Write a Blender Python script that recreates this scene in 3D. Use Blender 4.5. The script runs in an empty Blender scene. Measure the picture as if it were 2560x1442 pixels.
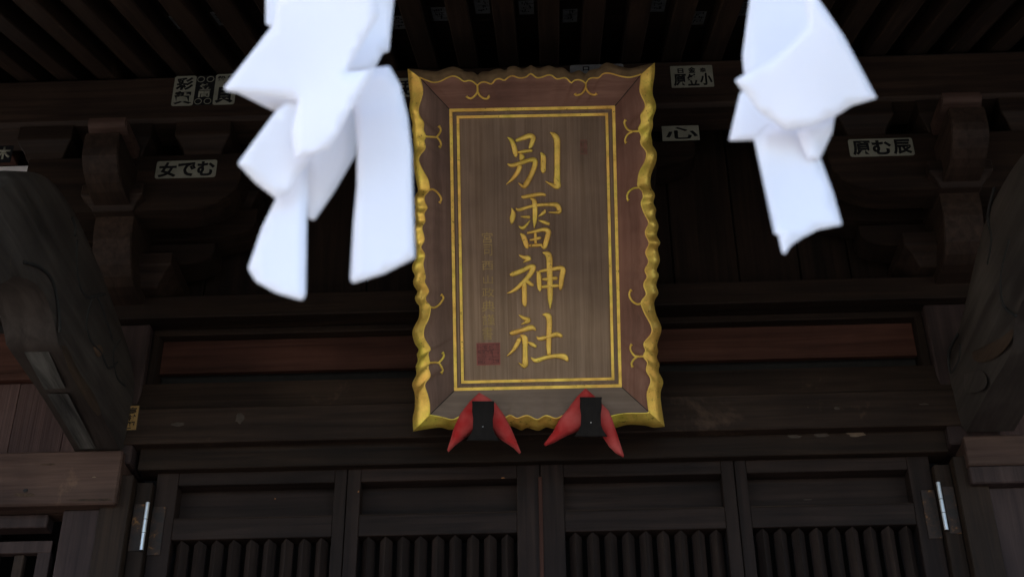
import bpy, bmesh, math, random
from mathutils import Vector, Matrix
from mathutils.geometry import delaunay_2d_cdt
random.seed(7)
R = math.radians
sc = bpy.context.scene
col = sc.collection

# ------------------------------------------------------------------ camera
CAM = Vector((0.0487, 0.0, 1.6)); YAW, PITCH, ROLL, FPX = -0.032414, 0.549828, -0.0093377, 3421.57
_F = Vector((math.sin(YAW)*math.cos(PITCH), math.cos(YAW)*math.cos(PITCH), math.sin(PITCH)))
_r = Vector((math.cos(YAW), -math.sin(YAW), 0)); _u = _r.cross(_F)
_R = _r*math.cos(ROLL)+_u*math.sin(ROLL); _U = -_r*math.sin(ROLL)+_u*math.cos(ROLL)
cd = bpy.data.cameras.new('camera'); cam = bpy.data.objects.new('camera', cd); col.objects.link(cam)
M = Matrix((_R, _U, -_F)).transposed().to_4x4(); M.translation = CAM; cam.matrix_world = M
cd.sensor_width = 36; cd.lens = FPX/2560*36; cd.clip_start = 0.05; cd.clip_end = 2000
cd.dof.use_dof = True; cd.dof.focus_distance = 4.5; cd.dof.aperture_fstop = 4.7
sc.camera = cam

# ------------------------------------------------------------------ light
SUN_EL, SUN_AZ = 44.0, -80.0
w = bpy.data.worlds.new("World"); sc.world = w; w.use_nodes = True
nt = w.node_tree; nt.nodes.clear()
sky = nt.nodes.new('ShaderNodeTexSky'); sky.sky_type = 'NISHITA'; sky.sun_disc = False
sky.sun_elevation = R(SUN_EL); sky.sun_rotation = R(SUN_AZ); sky.air_density = 1.0; sky.dust_density = 1.2; sky.ozone_density = 1.0
bg = nt.nodes.new('ShaderNodeBackground'); bg.inputs['Strength'].default_value = 0.15
wo = nt.nodes.new('ShaderNodeOutputWorld')
nt.links.new(sky.outputs[0], bg.inputs[0]); nt.links.new(bg.outputs[0], wo.inputs[0])
sd = bpy.data.lights.new('sun', 'SUN'); sd.energy = 3.0; sd.angle = R(0.5); sd.color = (1, .94, .86)
sun = bpy.data.objects.new('sun', sd); col.objects.link(sun)
_sd = Vector((math.sin(R(SUN_AZ))*math.cos(R(SUN_EL)), math.cos(R(SUN_AZ))*math.cos(R(SUN_EL)), math.sin(R(SUN_EL))))
sun.rotation_euler = _sd.to_track_quat('Z', 'Y').to_euler()
sc.view_settings.view_transform = 'Standard'; sc.view_settings.look = 'None'
sc.view_settings.exposure = 1.85; sc.view_settings.gamma = 1; sc.view_settings.use_curve_mapping = False
sc.cycles.max_bounces = 8; sc.cycles.diffuse_bounces = 5

# ------------------------------------------------------------------ measuring: a sight line of the photograph met with a real plane
def ray(x, y): return _F + _R*((x-1280)/FPX) - _U*((y-721)/FPX)
def at(x, y, Y): d = ray(x, y); return CAM + d*(Y/d.y)
def Z(y, Y, x=1350): return at(x, y, Y).z
def X(x, y, Y): return at(x, y, Y).x
def atx(x, y, XX): d = ray(x, y); return CAM + d*((XX-CAM.x)/d.x)

# ------------------------------------------------------------------ materials
def mat(name):
    m = bpy.data.materials.new(name); m.use_nodes = True
    return m, m.node_tree, m.node_tree.nodes['Principled BSDF']
def ramp(nt, stops):
    n = nt.nodes.new('ShaderNodeValToRGB'); e = n.color_ramp.elements
    while len(e) < len(stops): e.new(0.5)
    for k, (p, c) in enumerate(stops):
        e[k].position = p; e[k].color = (*c, 1) if len(c) == 3 else c
    return n
def noise(nt, vec, scale, detail=4, rough=.55, dist=0):
    n = nt.nodes.new('ShaderNodeTexNoise'); n.inputs['Scale'].default_value = scale
    n.inputs['Detail'].default_value = detail; n.inputs['Roughness'].default_value = rough; n.inputs['Distortion'].default_value = dist
    nt.links.new(vec, n.inputs['Vector']); return n
def mixc(nt, a, b, f, mode='MIX'):
    n = nt.nodes.new('ShaderNodeMix'); n.data_type = 'RGBA'; n.blend_type = mode
    for s, v in ((n.inputs[0], f), (n.inputs[6], a), (n.inputs[7], b)):
        if hasattr(v, 'is_output'): nt.links.new(v, s)
        elif isinstance(v, (tuple, list)): s.default_value = (*v, 1)
        else: s.default_value = v
    return n.outputs[2]
def mul(nt, a, k):
    n = nt.nodes.new('ShaderNodeMath'); n.operation = 'MULTIPLY'; nt.links.new(a, n.inputs[0]); n.inputs[1].default_value = k; return n.outputs[0]
def coords(nt, sc3, shift=True):
    tc = nt.nodes.new('ShaderNodeTexCoord'); mp = nt.nodes.new('ShaderNodeMapping'); mp.inputs['Scale'].default_value = sc3
    src = tc.outputs['Object']
    if shift:
        oi = nt.nodes.new('ShaderNodeObjectInfo'); va = nt.nodes.new('ShaderNodeVectorMath'); va.operation = 'ADD'
        nt.links.new(src, va.inputs[0]); v2 = nt.nodes.new('ShaderNodeVectorMath'); v2.operation = 'SCALE'
        v2.inputs[0].default_value = (7.3, 5.1, 9.7); nt.links.new(oi.outputs['Random'], v2.inputs['Scale'])
        nt.links.new(v2.outputs[0], va.inputs[1]); src = va.outputs[0]
    nt.links.new(src, mp.inputs['Vector']); return mp.outputs[0], src
def wood(name, dark, light, axis='X', grain=1.0, rough=.66, wear=None, wearamt=.0, bump=.35, spec=.14, freq=26):
    m, nt, b = mat(name)
    s = {'X': (1.1, freq, freq), 'Y': (freq, 1.1, freq), 'Z': (freq, freq, 1.1)}[axis]
    v, src = coords(nt, s)
    n1 = noise(nt, v, 1.6, 6, .62, .6)
    v2, _ = coords(nt, tuple(q*.25 for q in s))
    n2 = noise(nt, v2, 1.0, 3, .5, 1.2)
    n3 = noise(nt, src, 2.3, 4, .6)
    r1 = ramp(nt, [(.3, dark), (.68, light)]); nt.links.new(n1.outputs[0], r1.inputs[0])
    r2 = ramp(nt, [(.3, (.62, .62, .62)), (.7, (1.15, 1.12, 1.1))]); nt.links.new(n2.outputs[0], r2.inputs[0])
    c = mixc(nt, r1.outputs[0], r2.outputs[0], .8*grain if grain < 1 else .8, 'MULTIPLY')
    r3 = ramp(nt, [(.35, (.6, .58, .6)), (.65, (1.2, 1.18, 1.15))]); nt.links.new(n3.outputs[0], r3.inputs[0])
    c = mixc(nt, c, r3.outputs[0], .75, 'MULTIPLY')
    if wear:
        n4 = noise(nt, src, 3.1, 7, .7, .4); r4 = ramp(nt, [(.60-wearamt, (0, 0, 0)), (.68-wearamt, (1, 1, 1))]); nt.links.new(n4.outputs[0], r4.inputs[0])
        c = mixc(nt, c, wear, mul(nt, r4.outputs[0], .6))
    nt.links.new(c, b.inputs['Base Color'])
    b.inputs['Roughness'].default_value = rough; b.inputs['Specular IOR Level'].default_value = spec
    bp = nt.nodes.new('ShaderNodeBump'); bp.inputs['Strength'].default_value = bump; bp.inputs['Distance'].default_value = .004
    nt.links.new(n1.outputs[0], bp.inputs['Height']); nt.links.new(bp.outputs[0], b.inputs['Normal'])
    return m
def flat(name, c, rough=.6, metal=0, spec=.4, var=.25, scale=30):
    m, nt, b = mat(name); v, src = coords(nt, (1, 1, 1))
    n = noise(nt, src, scale, 5, .6); r = ramp(nt, [(.3, tuple(q*(1-var) for q in c)), (.7, tuple(min(1, q*(1+var)) for q in c))])
    nt.links.new(n.outputs[0], r.inputs[0]); nt.links.new(r.outputs[0], b.inputs['Base Color'])
    b.inputs['Roughness'].default_value = rough; b.inputs['Metallic'].default_value = metal; b.inputs['Specular IOR Level'].default_value = spec
    return m
W = {}
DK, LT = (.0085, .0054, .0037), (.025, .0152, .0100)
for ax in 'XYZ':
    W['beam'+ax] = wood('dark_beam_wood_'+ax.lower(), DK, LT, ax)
    W['old'+ax] = wood('weathered_wood_'+ax.lower(), (.013, .0080, .0056), (.036, .0225, .0155), ax, wear=(.075, .046, .030), wearamt=-.02)
    W['red'+ax] = wood('reddish_wood_'+ax.lower(), (.036, .0145, .0095), (.075, .032, .022), ax)
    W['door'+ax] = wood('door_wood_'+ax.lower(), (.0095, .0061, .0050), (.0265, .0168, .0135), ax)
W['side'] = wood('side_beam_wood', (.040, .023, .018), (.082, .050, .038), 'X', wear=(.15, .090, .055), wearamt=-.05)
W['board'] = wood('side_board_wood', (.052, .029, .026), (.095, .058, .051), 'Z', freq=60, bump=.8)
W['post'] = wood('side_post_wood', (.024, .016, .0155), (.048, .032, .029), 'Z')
W['curved'] = wood('curved_beam_wood', (.028, .0225, .0195), (.064, .054, .047), 'Y', wear=(.11, .08, .055), wearamt=-.045, bump=.5, freq=14)
W['panel'] = wood('plaque_panel_wood', (.180, .122, .078), (.290, .208, .145), 'Y', grain=.5, freq=62, bump=.5, rough=.7)
W['frameZ'] = wood('plaque_frame_wood_upright', (.17, .108, .08), (.27, .178, .135), 'Y', freq=26, rough=.7)
W['frameX'] = wood('plaque_frame_wood_level', (.18, .092, .066), (.29, .16, .115), 'X', freq=26, rough=.7)
W['frameR'] = wood('plaque_frame_wood_reddish', (.18, .088, .062), (.29, .155, .11), 'Y', freq=26, rough=.7)
W['frameG'] = wood('plaque_frame_wood_greyed', (.14, .105, .08), (.22, .165, .13), 'X', freq=26, rough=.7)
W['sealdark'] = flat('old_red_stain', (.15, .052, .042), .8, var=.35, scale=70)
W['rustspot'] = flat('rust_spot', (.22, .09, .03), .8)
W['faintseal'] = flat('faded_seal_red', (.20, .075, .055), .8)
W['black'] = flat('black_ink', (.008, .008, .009), .8, spec=.1)
W['slip'] = flat('aged_paper_slip', (.165, .165, .13), .9, spec=.1, var=.12)
W['slipdim'] = flat('grey_paper_slip', (.13, .135, .14), .9, spec=.1, var=.25)
W['slipgold'] = flat('gold_paper_slip', (.25, .145, .045), .6, var=.15)
W['inkgold'] = flat('dark_brown_ink', (.03, .018, .008), .8)
W['steel'] = flat('polished_steel', (.85, .86, .88), .32, .8, var=.04)
W['plaster'] = flat('white_plaster', (.78, .77, .77), .9, spec=.1, var=.04)
W['stone'] = flat('stone', (.20, .185, .165), .85, var=.2, scale=9)
W['straw'] = flat('straw_rope', (.42, .32, .16), .9, var=.3, scale=60)
W['sealred'] = flat('dull_red_lacquer', (.25, .075, .06), .75, var=.2)
W['dimgold'] = flat('faded_gilt', (.36, .245, .085), .6, var=.3)
W['knot'] = flat('pale_scraped_wood', (.042, .030, .021), .8, var=.35)
W['scrape'] = flat('freshly_scraped_wood', (.10, .068, .042), .8, var=.4)
W['bare_and_lit'] = wood('bare_wood_and_highlight', (.030, .020, .014), (.085, .054, .036), 'Y', freq=14, rough=.8, bump=.8)  # worn wood, also the painted highlight on the side beam
W['oldpaint'] = wood('flaking_grey_paint', (.030, .030, .027), (.15, .15, .138), 'Y', freq=20, rough=.9, bump=.6)
W['hook'] = wood('blackened_wood', (.005, .0042, .004), (.012, .010, .009), 'Z')
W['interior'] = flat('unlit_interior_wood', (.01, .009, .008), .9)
# rusty plate
m, nt, b = mat('rusty_iron'); v, src = coords(nt, (1, 1, 1)); n = noise(nt, src, 34, 5, .65)
r = ramp(nt, [(.42, (.012, .008, .0065)), (.58, (.028, .013, .007)), (.70, (.20, .09, .02))]); nt.links.new(n.outputs[0], r.inputs[0])
nt.links.new(r.outputs[0], b.inputs['Base Color']); b.inputs['Roughness'].default_value = .8; W['rust'] = m
# gold leaf: yellow, tarnished to green and orange, speckled where it has rubbed off
m, nt, b = mat('old_gold_leaf'); v, src = coords(nt, (1, 1, 1), False)
n = noise(nt, src, 7, 4, .6); r = ramp(nt, [(.34, (.86, .50, .11)), (.55, (.92, .65, .13)), (.74, (.80, .70, .09))]); nt.links.new(n.outputs[0], r.inputs[0])
n2 = noise(nt, src, 85, 5, .7); r2 = ramp(nt, [(.30, (0, 0, 0)), (.40, (1, 1, 1))]); nt.links.new(n2.outputs[0], r2.inputs[0])
n3 = noise(nt, src, 22, 4, .6); r3 = ramp(nt, [(.3, (.62, .58, .5)), (.62, (1.05, 1.05, 1.05))]); nt.links.new(n3.outputs[0], r3.inputs[0])
c = mixc(nt, (.12, .07, .02), r.outputs[0], r2.outputs[0]); c = mixc(nt, c, r3.outputs[0], .8, 'MULTIPLY'); nt.links.new(c, b.inputs['Base Color'])
b.inputs['Metallic'].default_value = .3; b.inputs['Roughness'].default_value = .38; b.inputs['Specular IOR Level'].default_value = .2
bp = nt.nodes.new('ShaderNodeBump'); bp.inputs['Strength'].default_value = .25; bp.inputs['Distance'].default_value = .002
nt.links.new(n3.outputs[0], bp.inputs['Height']); nt.links.new(bp.outputs[0], b.inputs['Normal']); W['gold'] = m
m2 = m.copy(); m2.name = 'old_gold_leaf_rim'; m2.node_tree.nodes['Principled BSDF'].inputs['Metallic'].default_value = .6; m2.node_tree.nodes['Principled BSDF'].inputs['Roughness'].default_value = .38; W['goldrim'] = m2
W['goldtop'] = flat('brown_gilt', (.20, .13, .065), .7, var=.3)  # darker, browner gilt for the top rim alone
# red cloth
m, nt, b = mat('faded_red_cloth'); v, src = coords(nt, (1, 1, 1)); n = noise(nt, src, 12, 3, .5)
r = ramp(nt, [(.35, (.38, .020, .020)), (.65, (.48, .085, .075))]); nt.links.new(n.outputs[0], r.inputs[0]); nt.links.new(r.outputs[0], b.inputs['Base Color'])
b.inputs['Roughness'].default_value = .9; b.inputs['Sheen Weight'].default_value = .05; b.inputs['Specular IOR Level'].default_value = .1
n2 = noise(nt, src, 26, 5, .55, 1.5); bp = nt.nodes.new('ShaderNodeBump'); bp.inputs['Strength'].default_value = .5; bp.inputs['Distance'].default_value = .006
nt.links.new(n2.outputs[0], bp.inputs['Height']); nt.links.new(bp.outputs[0], b.inputs['Normal']); W['cloth'] = m
# thin white paper that lets light through
m = bpy.data.materials.new('white_paper'); m.use_nodes = True; nt = m.node_tree; nt.nodes.clear()
d = nt.nodes.new('ShaderNodeBsdfDiffuse'); d.inputs[0].default_value = (.95, .94, .97, 1)
t = nt.nodes.new('ShaderNodeBsdfTranslucent'); t.inputs[0].default_value = (.95, .94, .97, 1)
x = nt.nodes.new('ShaderNodeMixShader'); x.inputs[0].default_value = .5; o = nt.nodes.new('ShaderNodeOutputMaterial')
nt.links.new(d.outputs[0], x.inputs[1]); nt.links.new(t.outputs[0], x.inputs[2]); nt.links.new(x.outputs[0], o.inputs[0]); W['paper'] = m
# gravel ground
m, nt, b = mat('pale_gravel'); v, src = coords(nt, (1, 1, 1), False); n = noise(nt, src, 40, 5, .7); n2 = noise(nt, src, .6, 3, .5)
r = ramp(nt, [(.3, (.18, .16, .135)), (.7, (.34, .30, .26))]); nt.links.new(n.outputs[0], r.inputs[0])
r2 = ramp(nt, [(.3, (.8, .8, .8)), (.7, (1, 1, 1))]); nt.links.new(n2.outputs[0], r2.inputs[0])
nt.links.new(mixc(nt, r.outputs[0], r2.outputs[0], 1, 'MULTIPLY'), b.inputs['Base Color']); b.inputs['Roughness'].default_value = .95; W['gravel'] = m

# ------------------------------------------------------------------ helpers
def link(name, me, m=None, parent=None, **kw):
    o = bpy.data.objects.new(name, me); col.objects.link(o)
    if m and me and not me.materials: me.materials.append(m)
    if parent: o.parent = parent
    for k, v in kw.items(): o[k] = v
    return o
def thing(name, label, category, loc=(0, 0, 0), group=None):
    o = bpy.data.objects.new(name, None); col.objects.link(o); o.location = loc; o.empty_display_size = .1
    o['label'] = label; o['category'] = category
    if group: o['group'] = group
    return o
def mesh(name, vs, fs, smooth=False):
    me = bpy.data.meshes.new(name); me.from_pydata([tuple(v) for v in vs], [], fs); me.validate(); me.update()
    bm = bmesh.new(); bm.from_mesh(me); bmesh.ops.recalc_face_normals(bm, faces=bm.faces); bm.to_mesh(me); bm.free()
    if smooth:
        for p in me.polygons: p.use_smooth = True
    return me
def bmmesh(bm, name, smooth=False):
    bmesh.ops.recalc_face_normals(bm, faces=bm.faces); me = bpy.data.meshes.new(name); bm.to_mesh(me); bm.free()
    if smooth:
        for p in me.polygons: p.use_smooth = True
    return me
def boxmesh(x0, x1, y0, y1, z0, z1, bev=.003, jit=0):
    bm = bmesh.new(); vs = [bm.verts.new((x, y, z)) for x in (x0, x1) for y in (y0, y1) for z in (z0, z1)]
    for f in ((0, 1, 3, 2), (4, 6, 7, 5), (0, 4, 5, 1), (2, 3, 7, 6), (0, 2, 6, 4), (1, 5, 7, 3)): bm.faces.new([vs[i] for i in f])
    if bev: bmesh.ops.bevel(bm, geom=bm.edges[:], offset=bev, segments=1, affect='EDGES')
    return bmmesh(bm, 'box')
def box(name, x0, x1, y0, y1, z0, z1, m, parent, bev=.003, **kw):
    return link(name, boxmesh(min(x0, x1), max(x0, x1), min(y0, y1), max(y0, y1), min(z0, z1), max(z0, z1), bev), m, parent, **kw)
def prism(pts, axis, a0, a1, bev=.003):
    """polygon pts extruded along axis; axis X: pts are (y,z); axis Y: pts are (x,z)"""
    bm = bmesh.new(); mk = (lambda p, a: (a, p[0], p[1])) if axis == 'X' else (lambda p, a: (p[0], a, p[1]))
    A = [bm.verts.new(mk(p, a0)) for p in pts]; B = [bm.verts.new(mk(p, a1)) for p in pts]
    n = len(pts); f1 = bm.faces.new(A); f2 = bm.faces.new(B[::-1])
    for i in range(n): bm.faces.new((A[i], B[i], B[(i+1) % n], A[(i+1) % n]))
    if bev: bmesh.ops.bevel(bm, geom=list(set(f1.edges[:]+f2.edges[:])), offset=bev, segments=2, affect='EDGES')
    return bmmesh(bm, 'prism')
def crom(pts, n=6):
    """smooth curve through points of any dimension"""
    out = []; P = [pts[0]]+list(pts)+[pts[-1]]
    for i in range(1, len(P)-2):
        for k in range(n):
            t = k/n; q = []
            for a, b_, c_, d_ in zip(P[i-1], P[i], P[i+1], P[i+2]):
                q.append(.5*((2*b_)+(-a+c_)*t+(2*a-5*b_+4*c_-d_)*t*t+(-a+3*b_-3*c_+d_)*t**3))
            out.append(tuple(q))
    out.append(tuple(pts[-1])); return out
def tube(pts, rad, seg=8, cap=True):
    """tube through 3D points; rad number or list"""
    n = len(pts); P = [Vector(p) for p in pts]; rr = rad if isinstance(rad, list) else [rad]*n
    vs, fs = [], []; up = None
    for i in range(n):
        t = (P[min(i+1, n-1)]-P[max(i-1, 0)]).normalized()
        if up is None: up = t.orthogonal().normalized()
        up = (up-t*up.dot(t)).normalized(); s = t.cross(up)
        for k in range(seg):
            a = 2*math.pi*k/seg; vs.append(P[i]+(up*math.cos(a)+s*math.sin(a))*rr[i])
    for i in range(n-1):
        for k in range(seg): fs.append((i*seg+k, i*seg+(k+1) % seg, (i+1)*seg+(k+1) % seg, (i+1)*seg+k))
    if cap: fs += [tuple(range(seg)), tuple((n-1)*seg+k for k in range(seg))]
    return vs, fs
def text_mesh(s, size, bold=0.0, extrude=.0008):
    cu = bpy.data.curves.new('t', 'FONT'); cu.body = s; cu.size = size; cu.offset = bold*size; cu.extrude = extrude; cu.resolution_u = 3
    cu.align_x = 'CENTER'; cu.align_y = 'CENTER'
    to = bpy.data.objects.new('t', cu); col.objects.link(to); dg = bpy.context.evaluated_depsgraph_get()
    me = bpy.data.meshes.new_from_object(to.evaluated_get(dg)); bpy.data.objects.remove(to); bpy.data.curves.remove(cu)
    xs = [v.co.x for v in me.vertices]; ys = [v.co.y for v in me.vertices]
    if xs:
        cx, cy = (min(xs)+max(xs))/2, (min(ys)+max(ys))/2; wx, wy = max(xs)-min(xs), max(ys)-min(ys)
        for v in me.vertices: v.co.x -= cx; v.co.y -= cy
        me['wx'] = wx; me['wy'] = wy
    return me
def fit_text(s, wx, wy, bold, extrude=.0008):
    me = text_mesh(s, 1.0, bold, 0); kx, ky = wx/me['wx'], wy/me['wy']
    bm = bmesh.new(); bm.from_mesh(me); ret = bmesh.ops.extrude_face_region(bm, geom=bm.faces[:])
    for g in ret['geom']:
        if isinstance(g, bmesh.types.BMVert): g.co.z = 1
    for v in bm.verts: v.co.x *= kx; v.co.y *= ky; v.co.z *= extrude
    m2 = bmmesh(bm, 'text'); return m2

# ------------------------------------------------------------------ ground
gs = [(-120, -120), (120, -120), (120, 120), (-120, 120)]
link('ground', mesh('ground', [(x*6, y*6, 0) for x, y in gs], [(0, 1, 2, 3)]), W['gravel'], kind='structure')
box('stone_path', -1.6, 1.6, -30, .9, -.05, .03, W['stone'], None, .01, kind='structure')

# ------------------------------------------------------------------ the hall
S = thing('shrine_hall', 'dark timber hall front with doors, brackets and deep eaves behind the plaque', 'shrine building')
YD, YN, YC, YP, YB = 4.20, 4.12, 4.13, 4.21, 4.24      # door face, tie beam face, column face, panel face, board face
YF = 3.80                                              # purlin face
HW = 1.286                                             # half width of the doorway
# doors
zt, zr1, zr0, zb = 3.50, 3.318, 3.247, 1.0
bar_prof = []
bw = .0203
bar_me = None
def barmesh():
    # pointed-front bar, its head cut on a slant like the rest of its edges
    sec = [(-bw, .044), (-bw, .026), (0, .002), (bw, .026), (bw, .044)]
    z1, z0 = 3.2465, zb+.12; vs = []
    for (a, b_) in sec: vs.append((a, b_, z0))
    for (a, b_) in sec: vs.append((a, b_, z1-(abs(a)*.42)))
    n = 5; fs = [(i, (i+1) % n, n+(i+1) % n, n+i) for i in range(n)]+[tuple(range(n)), tuple(range(n, 2*n))]
    return mesh('door_bar', vs, fs)
bar_me = barmesh(); bar_me.materials.append(W['doorZ'])
ST = [(.073, .040), (.044, .076), (.076, .042), (.038, .073)]
for k in range(4):
    x0 = -HW+k*HW/2+.0015; x1 = x0+HW/2-.003; sl, sr = ST[k]
    D = link('door', None, None, S); 
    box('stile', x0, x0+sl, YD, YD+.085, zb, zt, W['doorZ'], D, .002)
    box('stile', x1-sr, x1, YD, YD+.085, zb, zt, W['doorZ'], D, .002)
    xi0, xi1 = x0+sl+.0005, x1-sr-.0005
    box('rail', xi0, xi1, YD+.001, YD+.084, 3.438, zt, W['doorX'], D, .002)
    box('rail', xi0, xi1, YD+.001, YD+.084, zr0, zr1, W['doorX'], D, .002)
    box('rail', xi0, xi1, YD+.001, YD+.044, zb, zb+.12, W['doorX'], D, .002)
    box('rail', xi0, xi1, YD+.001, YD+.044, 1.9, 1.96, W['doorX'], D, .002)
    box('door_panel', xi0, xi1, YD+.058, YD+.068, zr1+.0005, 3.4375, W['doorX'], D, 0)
    box('door_bead', xi0, xi1, YD+.0035, YD+.012, zr1+.0005, zr1+.005, W['oldX'], D, .001)
    n = 9; inner = xi1-xi0; sp = inner/(n+.15)
    for j in range(n):
        o = link('door_bar', bar_me, None, D); o.location = (xi0+sp*(j+.575), YD+.006, 0)
# door posts, lintel, head
for s in (-1, 1):
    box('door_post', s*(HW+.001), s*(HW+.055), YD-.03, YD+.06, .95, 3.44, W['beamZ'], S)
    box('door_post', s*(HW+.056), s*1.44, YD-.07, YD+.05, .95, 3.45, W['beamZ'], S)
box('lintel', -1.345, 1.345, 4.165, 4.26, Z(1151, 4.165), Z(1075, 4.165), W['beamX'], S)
# tie beam: two members
xe0, xe1 = X(345, 1000, YN), X(2388, 950, YN)
zn0, znm, zn1 = Z(1085, YN), Z(1000, YN+.01), Z(935, YN+.02)
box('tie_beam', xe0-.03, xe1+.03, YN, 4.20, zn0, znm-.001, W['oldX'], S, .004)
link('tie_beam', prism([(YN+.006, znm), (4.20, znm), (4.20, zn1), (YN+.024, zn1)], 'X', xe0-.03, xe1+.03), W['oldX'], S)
# panel and cap plate above
cx0, cx1 = X(365, 890, YC), X(2328, 860, YC)
zd0, zd1 = Z(784, YC), Z(730, YC)
box('panel_board', cx0+.03, cx1-.03, YP, YP+.02, Z(911, YP), zd0-.03, W['redX'], S, 0)
box('added_backing', cx0+.03, cx1-.03, YP+.035, YP+.05, zn1-.05, zd0, W['interior'], S, 0)  # dark board added so the shadow gap below the panel reads black
box('panel_trim', cx0+.001, cx1-.001, YP-.04, YP+.03, zd0-.028, zd0-.002, W['beamX'], S)
box('panel_trim', cx0+.001, cx0+.029, YP-.045, YP+.03, zn1+.002, zd0-.029, W['beamZ'], S)
box('panel_trim', cx1-.029, cx1-.001, YP-.045, YP+.03, zn1+.002, zd0-.029, W['beamZ'], S)
box('wall_plate', -1.85, 1.85, YC-.04, 4.3, zd0, zd1, W['beamX'], S, .004)
for s in (-1, 1):
    cxx = cx0 if s < 0 else cx1
    box('column', cxx, cxx+s*.17, YC, YC+.19, zn1-.3, zd0-.001, W['post'], S, .006)
# wall boards between the brackets
bx = [-2.0, -1.55, -1.22, -.9, -.62, -.33, -.06, .24, .5, X(1838, 600, YB), X(1990, 600, YB), 1.14, 1.5, 2.0]
for a, b_ in zip(bx[:-1], bx[1:]):
    box('wall_board', a+.002, b_-.002, YB, YB+.02, zd1-.001, 5.2, W['beamZ'], S, .003)
box('added_backing', -3.7, 3.7, YB+.022, YB+.05, 3.5, 5.3, W['interior'], S, 0)  # unseen board added to stop light leaking between the wall boards
# bracket sets
def block(xc, yc, z0, z1, wt, wb, d, m, flare=.5):
    """bearing block: square head over a hollow-tapered foot"""
    zm = z0+(z1-z0)*flare; vs = []; fs = []
    prof = [(z0, wb/2), (z0+(zm-z0)*.35, wb/2+(wt-wb)/2*.2), (z0+(zm-z0)*.7, wb/2+(wt-wb)/2*.55), (zm, wt/2), (z1, wt/2)]
    for z, h in prof:
        hd = d/2-(wt/2-h)
        for a, c_ in ((-1, -1), (1, -1), (1, 1), (-1, 1)): vs.append((xc+a*h, yc+c_*hd, z))
    n = len(prof)
    for i in range(n-1):
        for k in range(4): fs.append((i*4+k, i*4+(k+1) % 4, (i+1)*4+(k+1) % 4, (i+1)*4+k))
    fs += [(3, 2, 1, 0), tuple((n-1)*4+k for k in range(4))]
    bm = bmesh.new(); bm.from_mesh(mesh('b', vs, fs)); bmesh.ops.bevel(bm, geom=[e for e in bm.edges if e.calc_face_angle(0) > .6], offset=.003, segments=1, affect='EDGES')
    return link('bracket_block', bmmesh(bm, 'bracket_block'), m, S)
def arm(xc, half, z0, z1, y0, y1, m, cut=.55, hl=None, hr=None):
    L_, R_ = hl or half, hr or half
    pts = [(xc-L_, z1), (xc+R_, z1), (xc+R_, z1-(z1-z0)*(1-cut))]
    for k in range(1, 6):
        a = k/5*math.pi/2; pts.append((xc+R_-R_*.42*(1-math.cos(a)), z0+(z1-z0)*cut*(1-math.sin(a))))
    for k in range(5, -1, -1):
        a = k/5*math.pi/2; pts.append((xc-L_+L_*.42*(1-math.cos(a)), z0+(z1-z0)*cut*(1-math.sin(a))))
    return link('bracket_arm', prism(pts, 'Y', y0, y1), m, S)
def tongue(xc, wd, z0, z1, y0, y1, m):
    """arm end running out of the wall toward the viewer, its nose rounded underneath"""
    pts = [(y1, z1), (y1, z0)]; nose = min(.16, (y1-y0)*.5)
    for k in range(0, 7):
        a = k/6*math.pi/2; pts.append((y0+nose*(1-math.sin(a)), z0+(z1-z0)*.62*(1-math.cos(a))))
    pts.append((y0, z1))
    return link('bracket_arm', prism(pts, 'X', xc-wd/2, xc+wd/2, .004), m, S)
zp0, zp1 = Z(275, YF), Z(160, YF)
YA = YF+.03
for xc in (-1.45, 0.0, 1.45):
    mid = xc == 0
    # forward layer under the purlin
    zb1, zb0 = zp0-.001, Z(358, YA)
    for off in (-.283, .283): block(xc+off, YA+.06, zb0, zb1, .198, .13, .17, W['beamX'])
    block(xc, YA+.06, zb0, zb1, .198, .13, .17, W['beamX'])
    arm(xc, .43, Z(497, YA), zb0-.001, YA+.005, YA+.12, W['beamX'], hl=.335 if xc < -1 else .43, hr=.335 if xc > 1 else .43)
    if not mid:
        tongue(xc, .134, Z(300, 3.66), Z(272, 3.66), 3.64, 3.81, W['side'])
        tongue(xc, .123, Z(405, 3.64), Z(308, 3.64), 3.625, 4.2, W['oldY'])
        block(xc, YA+.05, Z(478, YA-.05), Z(425, YA-.05), .214, .14, .18, W['oldX'])
        tongue(xc, .134, Z(655, 3.88), Z(480, 3.88), 3.86, 4.2, W['oldY'])
    else:
        block(xc, YA+.05, Z(478, YA-.05), Z(425, YA-.05), .214, .14, .18, W['beamX'])
        tongue(xc, .134, Z(655, 3.88), Z(480, 3.88), 3.86, 4.2, W['beamY'])
    # wall layer
    YW = 4.07
    arm(xc, .44, Z(575, YW), Z(500, YW), YW, YW+.12, W['beamX'], hl=.24 if xc < -1 else .44, hr=.24 if xc > 1 else .44)
    for off in [q for q in (-.35, 0, .35) if mid or q*xc <= 0]:
        block(xc+off, YW+.06, Z(500, YW)+.001, Z(430, YW), .19, .12, .16, W['beamX'])
    arm(xc, .60, Z(428, YW), Z(360, YW), YW+.004, YW+.12, W['beamX'], hl=.24 if xc < -1 else .6, hr=.24 if xc > 1 else .6)
    block(xc, YW+.06, zd1+.001, Z(640, YW), .36 if not mid else .26, .25 if not mid else .17, .3, W['oldX'], .55)
    arm(xc, .30, Z(638, YW), Z(585, YW), YW, YW+.12, W['beamX'])
# eave purlin and small mouldings
box('eave_purlin', -4.6, 4.6, YF, YF+.16, zp0, zp1, W['oldX'], S, .014)
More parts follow.
